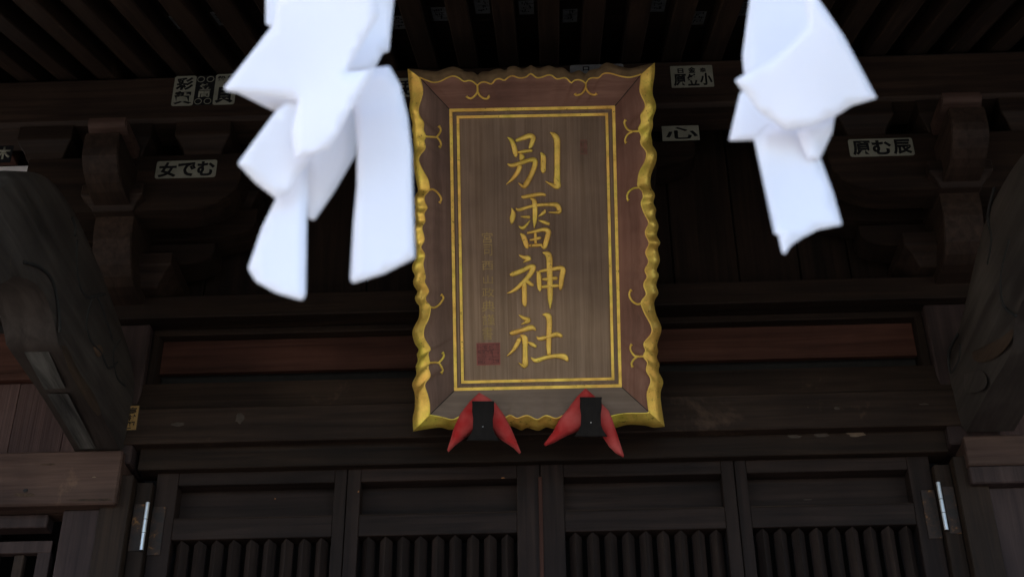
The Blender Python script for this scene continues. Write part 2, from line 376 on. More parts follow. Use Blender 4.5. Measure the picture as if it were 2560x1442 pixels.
# rafters on the slope
SL = .424; zr = zp1+.002; pitch = .1475; x00 = X(1371, 60, 3.70)
rl = 4.4; ang = math.atan(SL)
raf = boxmesh(-.0355, .0355, -2.10, 1.3, 0, .075, .004); raf.materials.append(W['oldY'])
n0 = int(-4.4/pitch); n1 = int(4.4/pitch)
for k in range(n0, n1+1):
    xx = x00+k*pitch; near = abs(xx) < 2.3
    o = link('rafter', raf, None, S); o.location = (xx, YF, zr); o.rotation_euler = (ang, 0, 0)
# deck boards over the rafters
nb = 22; by0, by1 = -2.16, 1.32; stp = (by1-by0)/nb
for k in range(nb):
    me = boxmesh(-4.7, 4.7, by0+k*stp+.001, by0+(k+1)*stp-.001, .076, .09, .002)
    o = link('roof_board', me, W['beamX'], S); o.location = (0, YF, zr); o.rotation_euler = (ang, 0, 0)
me = boxmesh(-4.9, 4.9, -2.24, 6.0, .092, .22, .01); o = link('roof', me, W['interior'], S); o.location = (0, YF, zr); o.rotation_euler = (ang, 0, 0)
# side bays
for s in (-1, 1):
    xs = s*1.378
    YS = 4.10
    zt_ = Z(1130, YS, 0) if s < 0 else Z(1087, YS, 2480)
    zb_ = Z(1258, YS, 290) if s < 0 else Z(1205, YS, 2480)
    xa = X(298, 1190, YS) if s < 0 else X(2418, 1140, YS)
    if s < 0: box('side_beam', xa, -3.6, YS, 4.25, zb_, zt_, W['side'], S, .006)
    else:
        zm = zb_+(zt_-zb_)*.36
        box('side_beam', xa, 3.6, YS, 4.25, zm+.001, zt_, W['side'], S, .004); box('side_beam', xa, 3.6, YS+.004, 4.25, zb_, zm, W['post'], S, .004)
    # boards above it
    z1b = Z(960, 4.17, 0) if s < 0 else Z(960, 4.17, 2560)
    for k in range(12):
        a = 1.44+k*.18; box('side_board', s*a, s*(a+.179), 4.17, 4.19, zt_-.01, z1b, W['board'], S, .002)
    box('side_rail', s*1.44, s*3.6, 4.14, 4.22, z1b+.001, z1b+.03, W['redX'], S, .004)
    box('side_panel', s*1.55, s*3.6, 4.17, 4.20, z1b+.031, zd0, W['redX'], S, .002)
    # white plaster between the cap plate and the bracket arms
    zpl1 = Z(417, YB-.05, 0) if s < 0 else Z(392, YB-.05, 2600)
    box('plaster_panel', s*1.62, s*3.6, YB-.05, YB-.001, zd1+.02, zpl1, W['plaster'], S, 0)
    box('side_beam', s*1.99, s*3.6, YB-.12, YB-.051, zpl1, zpl1+.25, W['redX'], S, .004)
    # frame and lattice under the side beam
    px0 = X(150, 1360, 4.16) if s < 0 else X(2700, 1330, 4.16)
    box('side_post', xa, px0 if s < 0 else 1.64, 4.14, 4.24, .95, zb_-.001, W['post'], S, .004)
    q0 = 1.62
    box('window_rail', s*q0, s*3.4, 4.17, 4.23, Z(1318, 4.17, 60), zb_-.002, W['post'], S, .003)
    WN = link('lattice_window', None, None, S)
    zl1, zl0 = Z(1352, 4.2, 60), Z(1382, 4.2, 60)
    xl0 = abs(X(90, 1400, 4.2)); 
    box('stile', s*(xl0-.045), s*xl0, 4.20, 4.23, 1.5, zl1-.001, W['post'], WN, .002)
    box('rail', s*(xl0-.045), s*3.0, 4.198, 4.23, zl0, zl1, W['post'], WN, .002)
    for k in range(11):
        a = xl0+.045+k*.085; box('lattice_bar', s*a, s*(a+.034), 4.21, 4.235, 1.5, zl0-.001, W['oldZ'], WN, .003)
    box('side_wall', s*1.64, s*3.6, 4.14, 4.22, .95, 1.5, W['post'], S, .003)
# closed body of the building behind
for s in (-1, 1): box('end_wall', s*3.6, s*3.72, 3.8, 8.5, .9, 5.6, W['interior'], S, 0)
box('back_wall', -3.7, 3.7, 8.4, 8.5, .9, 6.5, W['interior'], S, 0)
box('inner_floor', -3.6, 3.6, 4.2, 8.4, .86, .95, W['interior'], S, 0)
for k in range(14): box('floor_board', -3.7, 3.7, 2.3+k*.136, 2.3+k*.136+.134, .9, .949, W['oldX'], S, .003)
box('sill', -1.5, 1.5, 4.13, 4.25, .95, .999, W['beamX'], S, .003)
for k in range(4): box('stone_step', -1.5, 1.5, 1.3+k*.25, 2.3, .2*k+.001, .2*k+.2, W['stone'], S, .01)
for s in (-1, 1):
    box('porch_pillar', s*1.37, s*1.57, 1.28, 1.46, 0.03, 3.06, W['curved'], S, .012)
box('porch_beam', -1.8, 1.8, 1.30, 1.44, 3.062, 3.30, W['curved'], S, .01)

# curved beams from the wall out to the porch pillars
def curved(s):
    if s < 0:
        bot = [(310, 1130), (240, 1000), (158, 868), (152, 852), (138, 790), (112, 725), (50, 690), (-40, 712)]
        top = [(345, 985), (332, 885), (300, 780), (240, 620), (185, 507), (130, 443), (60, 430), (26, 444), (0, 460), (-60, 505)]
    else:
        bot = [(2410, 1080), (2462, 980), (2520, 880), (2530, 800), (2560, 735), (2620, 700), (2700, 715)]
        top = [(2352, 930), (2375, 860), (2398, 790), (2440, 600), (2482, 480), (2556, 372), (2625, 350), (2690, 365), (2740, 400)]
    xi = -1.388 if s < 0 else 1.388
    B = [(atx(x, y, xi).y, atx(x, y, xi).z) for x, y in bot]; T = [(atx(x, y, xi).y, atx(x, y, xi).z) for x, y in top]
    B = crom(B+[(2.2, 3.16), (1.46, 3.0)], 5); T = crom(T+[(2.2, 3.43), (1.46, 3.29)], 5)
    N = 54
    def res(P, n):
        L = [0]
        for a, b_ in zip(P[:-1], P[1:]): L.append(L[-1]+math.dist(a, b_))
        out = []; j = 0
        for i in range(n+1):
            t = L[-1]*i/n
            while j < len(L)-2 and L[j+1] < t: j += 1
            f = (t-L[j])/max(1e-9, L[j+1]-L[j]); out.append(tuple(a+(b_-a)*f for a, b_ in zip(P[j], P[j+1])))
        return out
    B = res(B, N); T = res(T, N); wd = .165
    # cross-section: rounded on the flanks
    sec = [(0, 0.0), (.12, 0.0), (.5, 0), (.88, 0), (1.0, 0.0)]
    ring = []   # (u across 0 inner..1 outer, v up 0..1)
    for v in (.0, .06, .2, .35, .5, .65, .8, .94): ring.append((0.0+(.03 if v in (0.0,) else 0)+(.0 if .1 < v < .9 else .02)-.03*math.sin(math.pi*v), v))
    for u in (.12, .35, .65, .88): ring.append((u, 1.0+.02*math.sin(math.pi*u)))
    for v in (.94, .8, .65, .5, .35, .2, .06, .0): ring.append((1.0+.03*math.sin(math.pi*v)-(.0 if .1 < v < .9 else .02), v))
    for u in (.85, .5, .15): ring.append((u, 0.0))
    vs, fs = [], []; n = len(ring)
    for i in range(N+1):
        b_, t_ = Vector(B[i]), Vector(T[i])
        for u, v in ring:
            p = b_.lerp(t_, v); vs.append((xi+s*u*wd, p.x, p.y))
    for i in range(N):
        for k in range(n): fs.append((i*n+k, i*n+(k+1) % n, (i+1)*n+(k+1) % n, (i+1)*n+k))
    fs += [tuple(range(n)), tuple(N*n+k for k in range(n))]
    o = link('curved_beam', mesh('curved_beam', vs, fs, True), W['curved'], S)
    md = o.modifiers.new('edge', 'EDGE_SPLIT'); md.split_angle = R(40)
    # carved grooves on the inner flank: thin dark inlaid lines standing in recess
    if s < 0: gr = [[(192, 600), (190, 660), (200, 720), (222, 745), (240, 740), (262, 790), (280, 850)], [(262, 735), (232, 745), (215, 800), (225, 850), (250, 880), (270, 920), (292, 905)],
                    [(300, 850), (282, 880), (290, 940), (312, 965)], [(60, 655), (100, 668), (130, 700), (145, 760), (150, 830)], [(180, 545), (188, 570), (186, 590)]]
    else: gr = [[(2486, 470), (2470, 540), (2480, 600), (2470, 660)], [(2525, 600), (2505, 680), (2508, 760), (2540, 790)], [(2395, 835), (2372, 880), (2378, 930), (2398, 900), (2402, 860)]]
    for g in gr:
        P = [atx(x, y, xi-s*.0035) for x, y in g]; P = crom([tuple(p) for p in P], 5)
        vs, fs = tube(P, .0050, 6); link('carved_groove', mesh('g', vs, fs, True), W['interior'], o)
    return o
cbL = curved(-1); cbR = curved(1)
def flank(s, pts, m, name='worn_patch'):
    xi = (-1.388 if s < 0 else 1.388)-s*.0058
    P = [atx(x, y, xi) for x, y in crom(pts+[pts[0]], 4)[:-1]]; n = len(P); c = sum(P, Vector())/n
    vs = P+[c+(p-c)*.9-Vector((s*.0012, 0, 0)) for p in P]; fs = [(k, (k+1) % n, n+(k+1) % n, n+k) for k in range(n)]+[tuple(range(n, 2*n))]
    link(name, mesh(name, vs, fs, True), W[m], cbL if s < 0 else cbR)
flank(-1, [(152, 862), (168, 868), (185, 905), (205, 940), (235, 985), (252, 1030), (240, 1035), (205, 985), (175, 930)], 'bare_and_lit')
flank(-1, [(232, 868), (250, 862), (258, 880), (244, 892)], 'bare_and_lit')
flank(1, [(2430, 880), (2455, 868), (2500, 845), (2532, 822), (2528, 850), (2505, 880), (2480, 898), (2452, 905), (2434, 898)], 'bare_and_lit')
flank(1, [(2410, 935), (2450, 925), (2468, 950), (2455, 975), (2415, 980)], 'curved')
a_, b_ = atx(310, 1130, -1.388), atx(158, 868, -1.388); nn = Vector((0, -(b_.z-a_.z), b_.y-a_.y)).normalized()
if nn.z > 0: nn = -nn
def under(x, y, lift=.001): d = ray(x, y); o = a_+nn*lift; return CAM+d*((o-CAM).dot(nn)/d.dot(nn))
for poly_ in ([(60, 880), (122, 880), (163, 970), (112, 973)], [(118, 985), (170, 985), (240, 1120), (200, 1122)]):
    P = [under(*p) for p in poly_]; P0 = [p-nn*.0008 for p in P]
    link('old_paint_patch', mesh('patch', P0+P, [(4, 5, 6, 7), (0, 1, 5, 4), (1, 2, 6, 5), (2, 3, 7, 6), (3, 0, 4, 7)]), W['oldpaint'], cbL)

# hinges on the outer doors
for s in (-1, 1):
    if s < 0: p0, p1 = (372, 1258), (355, 1378); zc0, zc1 = Z(1388, YD, 360), Z(1268, YD, 360)
    else: p0, p1 = (2342, 1208), (2366, 1328); zc0, zc1 = Z(1346, YD, 2350), Z(1225, YD, 2350)
    Hh = link('hinge', None, None, S)
    xh = s*(HW+.006)
    box('hinge_plate', xh-s*.008, xh-s*.052, YD-.0045, YD-.001, zc0, zc1, W['rust'], Hh, .001)
    box('hinge_plate', xh+s*.008, xh+s*.046, YD-.0345, YD-.0305, zc0+.004, zc1-.002, W['rust'], Hh, .001)
    a, b_ = at(*p0, YD-.03), at(*p1, YD-.03)
    xm = (a.x+b_.x)/2
    vs, fs = tube([(xm, YD-.04, a.z), (xm, YD-.04, b_.z)], .0068, 14); pin = link('hinge_pin', mesh('pin', vs, fs, False), W['steel'], Hh)
    for f in (.0, .36, .64, 1.0):
        z = a.z+(b_.z-a.z)*f; vs, fs = tube([(xm, YD-.04, z-.0007), (xm, YD-.04, z+.0007)], .0074, 14); link('knuckle_ring', mesh('ring', vs, fs), W['rust'], pin)

# knots, scraped spots, nails and one painted edge highlight on the woodwork
def scrape(px, py, Y, w_, h_, m='knot', name='scrape_and_highlight_patch'):
    c = at(px, py, Y); pts = []; n = 14
    for k in range(n):
        a = 2*math.pi*k/n; q = random.uniform(.7, 1.15); pts.append((c.x+math.cos(a)*w_/2*q, c.z+math.sin(a)*h_/2*q))
    vs = [(x_, Y, z_) for x_, z_ in pts]+[(x_, Y-.0012, z_) for x_, z_ in [(c.x+(p[0]-c.x)*.8, c.z+(p[1]-c.z)*.8) for p in pts]]
    fs = [(k, (k+1) % n, n+(k+1) % n, n+k) for k in range(n)]+[tuple(range(n, 2*n))]
    link(name, mesh(name, vs, fs), W[m], S)
for a in [(2092, 1020, YN-.0005, .022, .014), (2310, 1010, YN-.0005, .035, .007), (2020, 1018, YN-.0005, .005, .004), (600, 1045, YN-.0005, .03, .045), (445, 1060, YN-.0005, .05, .014),
          (2140, 1082, 4.1645, .07, .036, 'scrape'), (2055, 1085, 4.1645, .05, .022), (1985, 1090, 4.1645, .05, .014)]:
    scrape(*a)

for a in [(688, 1246, YD+.0575, .006, .005, 'rustspot'), (896, 1228, YD-.0005, .006, .009, 'rustspot'), (1257, 1194, YD+.0005, .016, .005, 'rustspot'), (62, 1236, 4.0995, .07, .016, 'bare_and_lit'), (64, 1226, 4.0990, .018, .014, 'interior'), (225, 1249, 4.0995, .16, .010, 'bare_and_lit'), (120, 1160, 4.0995, .05, .008, 'bare_and_lit'), (235, 1192, 4.0995, .014, .004, 'scrape'),  # long strip at the left side beam's bottom edge paints its highlight
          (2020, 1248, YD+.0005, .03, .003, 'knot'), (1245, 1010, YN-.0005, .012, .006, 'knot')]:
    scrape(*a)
box('seam_edge_highlight', -.0065, .0065, YD-.006, YD-.0005, zb, zt-.06, W['redZ'], S, .002)  # reddish strip added to paint the lit edge of the door seam

# ------------------------------------------------------------------ the name plaque
Pb = (at(1033, 1078, 4.03)+at(1662, 1066, 4.03))/2
wb_ = (at(1662, 1066, 4.03)-at(1033, 1078, 4.03)).length
lo, hi = 2.6, 4.2
for _ in range(50):
    mY = (lo+hi)/2
    if (at(1637, 157, mY)-at(1019, 172, mY)).length > wb_: hi = mY
    else: lo = mY
Pt = (at(1637, 157, mY)+at(1019, 172, mY))/2
eu = Vector((1, 0, 0)); ev = (Pt-Pb); ev.normalize()
en = eu.cross(ev).normalized()                       # points out of the plaque to the viewer
eu = ev.cross(en).normalized()
print('plaque top Y', mY, 'width', wb_, 'height', (Pt-Pb).length, 'lean', math.degrees(math.atan2(-ev.y, ev.z)))
def pl(x, y, h=0.0):
    """local plaque coordinates (u, v, h) of a sight line met with the plaque plane raised by h"""
    d = ray(x, y); o = Pb+en*h; t = (o-CAM).dot(en)/d.dot(en); q = CAM+d*t-Pb
    return Vector((q.dot(eu), q.dot(ev), h))
Q = thing('name_plaque', 'large upright wooden shrine plaque with scalloped gilt frame and gold carved characters', 'plaque')
MQ = Matrix((eu, ev, en)).transposed().to_4x4(); MQ.translation = Pb; Q.matrix_world = MQ
OL = [(1019,172),(1021.6,210),(1025,243),(1024,270),(1027,293),(1031,310),(1030,326),(1033,341),(1033,353),(1035,373),(1034,385),(1033,400),(1036,425),(1040,453),(1044,478),(1037,490),(1036,505),(1039,519),(1036,535),(1039,553),(1033,572),(1035,590),(1034,600),(1039,620),(1037,648),(1031,665),(1032,678),(1037,689),(1033,702),(1035.5,715.5),(1043,729),(1038,743),(1040.6,756),(1047,765),(1045.7,794),(1035.5,817),(1032,834),(1037,858),(1045.7,873.5),(1041.6,885),(1044,901),(1039,916),(1040.6,936),(1031,960),(1036.5,984),(1036.5,1018),(1032,1045),(1033,1078)]
CL = [(1049,194),(1055,216.6),(1055,236.6),(1047,270),(1049,290),(1058,306.5),(1058,326.4),(1063,341.4),(1059,353),(1061.6,371),(1050,389.7),(1049,406),(1060,433),(1068,449.6),(1071.6,474.6),(1061.6,489.5),(1061.6,506),(1067,519.5),(1060,533),(1062,553),(1055,569.4),(1060,599.4),(1052.5,618),(1061,637),(1057.6,661),(1063,692),(1061,705),(1070.5,727),(1064,743),(1066,755),(1074.6,766.5),(1071,794),(1061,821),(1061,845),(1074.6,872),(1069.5,882),(1073,906),(1069.5,918),(1074,940),(1062.7,960),(1067.8,984),(1073.5,1011),(1073.5,1037)]
OR = [(1637,157),(1637,180.6),(1632.6,218),(1632.6,238),(1638.7,258.7),(1638.7,275.7),(1632.6,296),(1632.6,316.5),(1628.5,335),(1631,354),(1631,362),(1640.4,381),(1639.4,404.8),(1628.5,438.8),(1628,467.7),(1637,486.4),(1633.6,506.8),(1640.4,523.8),(1638,540.8),(1646,564.5),(1642,588),(1650.6,607),(1644.5,622),(1649.6,651),(1642,674.8),(1647,688),(1640.4,712),(1645.5,732.5),(1636.4,754.6),(1640.4,783.5),(1651.6,814),(1651.6,831),(1643.8,860),(1645.5,878.6),(1643,892),(1649,912.6),(1647,928),(1657.4,953.4),(1652,980.6),(1654,1014.5),(1662,1066)]
CR = [(1604,185.5),(1601,217.7),(1602.6,234),(1611.6,258),(1611,272),(1603,288),(1604,306.5),(1597.7,323),(1604,340),(1603,359),(1615,381),(1611.5,404.8),(1599.7,432),(1596,466),(1604.8,476),(1608,493),(1604,508.5),(1611.5,534),(1621,557.8),(1614,581.5),(1622.5,608),(1615,630.6),(1621.7,654),(1613,674.8),(1618,691.7),(1610,712),(1615.6,736),(1604.8,754.6),(1611.5,780),(1626.8,814),(1626.8,834.5),(1611.5,858),(1615,875),(1610,890.5),(1619,905.8),(1616.6,926),(1626.8,950),(1619,980.6),(1620,1007.7),(1623.4,1030)]
OT = [(1019,172),(1055.5,175),(1090,178.4),(1111,172),(1131.8,168),(1149.8,172),(1163.7,179),(1183,180),(1194,187),(1203,180),(1222,179),(1233,175),(1249.7,172),(1263.6,175.7),(1272,168),(1288.5,166),(1305,172),(1319,168),(1327,163),(1337,168.4),(1351,170),(1371.6,164),(1388,170),(1407.7,170),(1418,177),(1430,182),(1448,176),(1464,184),(1475,175),(1496,171),(1507,162),(1520,158),(1545,165),(1575,170),(1605,164),(1637,157)]
CT = [(1049,194),(1066.6,201),(1083,205.5),(1100,203.4),(1118,195.8),(1133,192),(1147,195.8),(1159.5,203.4),(1173.4,202),(1184.5,205.5),(1193.5,212.4),(1201,207),(1213.6,205.5),(1228.9,209.6),(1238.6,200),(1249.7,197.9),(1260.8,201),(1270.5,194.4),(1281.6,191),(1298,195),(1314.9,193),(1327,186),(1341,194),(1353.6,193.4),(1370,189),(1381,190.6),(1392.4,197.6),(1411.8,195.5),(1421.6,201),(1427.8,207),(1435.4,201.7),(1446.5,200),(1457.6,203),(1463.9,207.6),(1470,199.6),(1479.8,195.5),(1496.5,194.8),(1506,187),(1517,184.4),(1531,185.8),(1552,191),(1572.8,193.4),(1589.4,190.6),(1604,185.5)]
OB = [(1033,1078),(1064,1073),(1101,1069),(1126,1074),(1145,1070),(1165,1076),(1185,1069),(1210,1075),(1235,1068),(1256,1074),(1278,1066),(1303.4,1075),(1317.5,1069),(1345.6,1076),(1365,1068),(1388,1072),(1410,1065),(1432,1072),(1455,1066),(1480,1073),(1505,1066),(1525,1072),(1542.5,1068),(1570.6,1062),(1613,1063.6),(1635,1068),(1662,1066)]
CB = [(1073.5,1037),(1104,1042.5),(1132,1048),(1150,1042),(1170,1048),(1190,1041),(1213,1047),(1238,1040),(1258,1046),(1275,1038),(1293,1045),(1317.5,1039),(1343,1047.5),(1365,1039),(1390,1045),(1412,1038),(1434,1044),(1457,1038),(1480,1044),(1505,1037),(1518,1043),(1530,1039),(1565,1033.5),(1613,1032.6),(1623.4,1030)]
TLc, TRc, BLc, BRc = (1123.5, 273.5), (1537.4, 265.5), (1135.6, 976.7), (1554.5, 967.5)
HC, HO = .062, .032
def side(Op, Cp, I0, I1, axis, N):
    """resampled local curves outer/crest/inner along one side"""
    def rs(P):
        C_ = crom(P, 5); a0, a1 = C_[0][axis], C_[-1][axis]; out = []; j = 0
        for i in range(N+1):
            t = a0+(a1-a0)*i/N
            while j < len(C_)-2 and (C_[j+1][axis]-t)*(1 if a1 > a0 else -1) < 0: j += 1
            den = C_[j+1][axis]-C_[j][axis]; f = 0 if abs(den) < 1e-6 else (t-C_[j][axis])/den; f = max(0, min(1, f))
            out.append((C_[j][0]+(C_[j+1][0]-C_[j][0])*f, C_[j][1]+(C_[j+1][1]-C_[j][1])*f))
        return out
    def amp(P, k):
        # deepen the carved scallops against their running mean
        out = []; n = len(P)
        for i in range(n):
            wn = min(9, i, n-1-i); seg = P[i-wn:i+wn+1]; m_ = sum(q[1-axis] for q in seg)/len(seg); q = list(P[i]); q[1-axis] += (q[1-axis]-m_)*k; out.append(tuple(q))
        return out
    O = [pl(x, y, HO) for x, y in amp(rs(Op), .15)]; Cc = [pl(x, y, HC) for x, y in amp(rs(Cp), .2)]
    i0, i1 = pl(*I0, .006), pl(*I1, .006); I = [i0.lerp(i1, k/N) for k in range(N+1)]
    return O, Cc, I
def ruled(rows, name, m, parent, smooth=True):
    n = len(rows[0]); vs = [p for r_ in rows for p in r_]; fs = []
    for a in range(len(rows)-1):
        for k in range(n-1): fs.append((a*n+k, a*n+k+1, (a+1)*n+k+1, (a+1)*n+k))
    return link(name, mesh(name, vs, fs, smooth), m, parent)
def fix_n(o, want=Vector((0, 0, 1))):
    me = o.data
    if me.polygons and sum((p.normal.dot(want)*p.area for p in me.polygons)) < 0: me.flip_normals()
FB = []
sides = [(OL, CL, TLc, BLc, 1, 150, W['frameZ']), (OR, CR, TRc, BRc, 1, 150, W['frameR']), (OT, CT, TLc, TRc, 0, 130, W['frameX']), (OB, CB, BLc, BRc, 0, 110, W['frameG'])]
for k, (Op, Cp, I0, I1, ax, N, fm) in enumerate(sides):
    O, Cc, I = side(Op, Cp, I0, I1, ax, N)
    back = [Vector((p.x, p.y, -.055)) for p in O]
    mid = [o_.lerp(c_, .5)+Vector((0, 0, .004)) for o_, c_ in zip(O, Cc)]
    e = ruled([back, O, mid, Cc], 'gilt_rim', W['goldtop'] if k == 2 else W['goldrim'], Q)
    f1 = [a.lerp(b_, .5)-Vector((0, 0, .004)) for a, b_ in zip(Cc, I)]
    fb = ruled([Cc, f1, I], 'frame_board', fm, Q); FB.append(fb)
    vs, fs = tube([c_+Vector((0, 0, .0005)) for c_ in Cc], .0026, 6); link('gilt_bead', mesh('bead', vs, fs, True), W['gold'], Q)
i = [pl(*p, 0) for p in (TLc, TRc, BRc, BLc)]
ctr = sum(i, Vector())/4
def inset(d):
    """panel rectangle drawn in by d metres on each side"""
    out = []
    n = 4
    for k in range(4):
        p = i[k]; a = (i[(k-1) % 4]-p).normalized(); b_ = (i[(k+1) % 4]-p).normalized(); out.append(p+(a+b_)*d)
    return out
back = [Vector((p.x, p.y, -.02)) for p in [pl(1060, 205, 0), pl(1605, 195, 0), pl(1625, 1035, 0), pl(1070, 1045, 0)]]
vs = back+[p+Vector((0, 0, 0)) for p in inset(-.004)]
link('panel', mesh('panel', vs, [(4, 5, 6, 7), (0, 1, 5, 4), (1, 2, 6, 5), (2, 3, 7, 6), (3, 0, 4, 7), (3, 2, 1, 0)]), W['panel'], Q)
def band(d0, d1, h0, h1, name, m):
    """mitred flat moulding between two insets"""
    for k in range(4):
        a, b_ = inset(d0), inset(d1); p = [a[k], a[(k+1) % 4], b_[(k+1) % 4], b_[k]]
        up = Vector((0, 0, h1)); dn = Vector((0, 0, h0)); vs = [q+dn for q in p]+[q+up for q in p]
        fs = [(4, 5, 6, 7), (0, 1, 5, 4), (1, 2, 6, 5), (2, 3, 7, 6), (3, 0, 4, 7)]
        bm = bmesh.new(); bm.from_mesh(mesh(name, vs, fs)); bmesh.ops.bevel(bm, geom=[e for e in bm.edges if all(v.co.z > h1-.0002 for v in e.verts)], offset=.0012, segments=2, affect='EDGES')
        link(name, bmmesh(bm, name), m, Q)
px = wb_/629
band(0, 7.8*px, -.002, .008, 'gilt_border', W['gold'])
band(8*px, 17.8*px, -.002, .0025, 'border_fillet', W['panel'])
band(11.5*px, 15.5*px, .0026, .005, 'border_fillet', W['panel'])
band(18*px, 25*px, -.002, .006, 'gilt_border', W['gold'])
# scrolls
SCR = [[(1193.5,212),(1194,222),(1193.5,230),(1187,240),(1177.6,246.4),(1169,244),(1166,241)], [(1194,230),(1199.7,240),(1209.5,246.4),(1217.8,247),(1222.6,243),(1220,240)],
 [(1464,206.6),(1464,217.7),(1460.4,227.4),(1452,235.7),(1441,238.5),(1436.8,234.3)], [(1464.5,220.5),(1468.7,228.8),(1477,235.7),(1486.7,237.8),(1492.3,234.3)],
 [(1063,341.4),(1080,342.4),(1091.6,342.4),(1100,331.4),(1101.5,323),(1096.6,314.8)], [(1091.6,342.4),(1100,353),(1102.5,363),(1098,369)],
 [(1071.6,476),(1081.6,473.6),(1093,481),(1101.5,493),(1102.5,501),(1098.5,508)],
 [(1074.6,766.5),(1084.8,768.9),(1098,761.4),(1107.5,747.8),(1107.5,741),(1102.4,736)],
 [(1073,906.5),(1088,905.8),(1096.6,905.8),(1106.8,895.6),(1109.6,887),(1105.8,880.3)], [(1096.6,905.8),(1103.4,916),(1106.8,926),(1102.4,933)],
 [(1598,328.4),(1581,328.4),(1570.8,325),(1564,316.5),(1561,306),(1565,299.5)], [(1581,330),(1570.8,335),(1564,345.4),(1563,354),(1565.7,358)],
 [(1596,469.4),(1584,471),(1572.5,479.6),(1568,489.8),(1569,498.3),(1571.5,501.7)],
 [(1604.8,757),(1594.6,760.4),(1581,753),(1574,741),(1574,731),(1579,724)],
 [(1611.5,890.5),(1594.6,890.5),(1586,888.8),(1577.6,877),(1576,866.7),(1580,860)], [(1594,890.5),(1584,899),(1579,909),(1582,917.7)]]
def slope_h(x, y):
    """height of the frame slope under a sight line"""
    if x < 1123: f = (1126-x)/(1126-1062)
    elif x > 1540: f = (x-1544)/(1610-1544)
    else: f = (270-y)/(270-200)
    f = max(0, min(1, f)); return .006+f*(HC-.006)-.003*math.sin(math.pi*f)+.0045
from mathutils.bvhtree import BVHTree
FBV, FBF = [], []
for o_ in FB:
    b0 = len(FBV); FBV += [v.co.copy() for v in o_.data.vertices]; FBF += [tuple(b0+k for k in p.vertices) for p in o_.data.polygons]
BV = BVHTree.FromPolygons(FBV, FBF); MQi = MQ.inverted(); CL_ = MQi @ CAM
def on_frame(x, y, lift=.0012):
    d = (MQi.to_3x3() @ ray(x, y)).normalized(); h = BV.ray_cast(CL_, d)
    if h[0] is None: return None
    return h[0]-d*lift
for g in SCR:
    c_ = crom(g, 5); P = [q for q in (on_frame(x, y) for x, y in c_) if q is not None]; n = len(P)
    if n < 6: continue
    rr = [.0036 if k < n-4 else (.0036, .0048, .0056, .0042)[k-(n-4)] for k in range(n)]
    vs, fs = tube(P, rr, 7); link('gilt_scroll', mesh('scroll', vs, fs, True), W['gold'], Q)
for c0, c1_ in ((TLc, (1049, 194)), (TRc, (1604, 185.5)), (BLc, (1073.5, 1037)), (BRc, (1623.4, 1030))):
    P = [pl(*c0, .006), (pl(*c0, .006)+pl(*c1_, HC))/2-Vector((0, 0, .0035)), pl(*c1_, HC)]; P = crom([tuple(p) for p in P], 4)
    vs, fs = tube(P, .0016, 5); link('mitre_joint', mesh('mitre', vs, fs), W['interior'], Q)
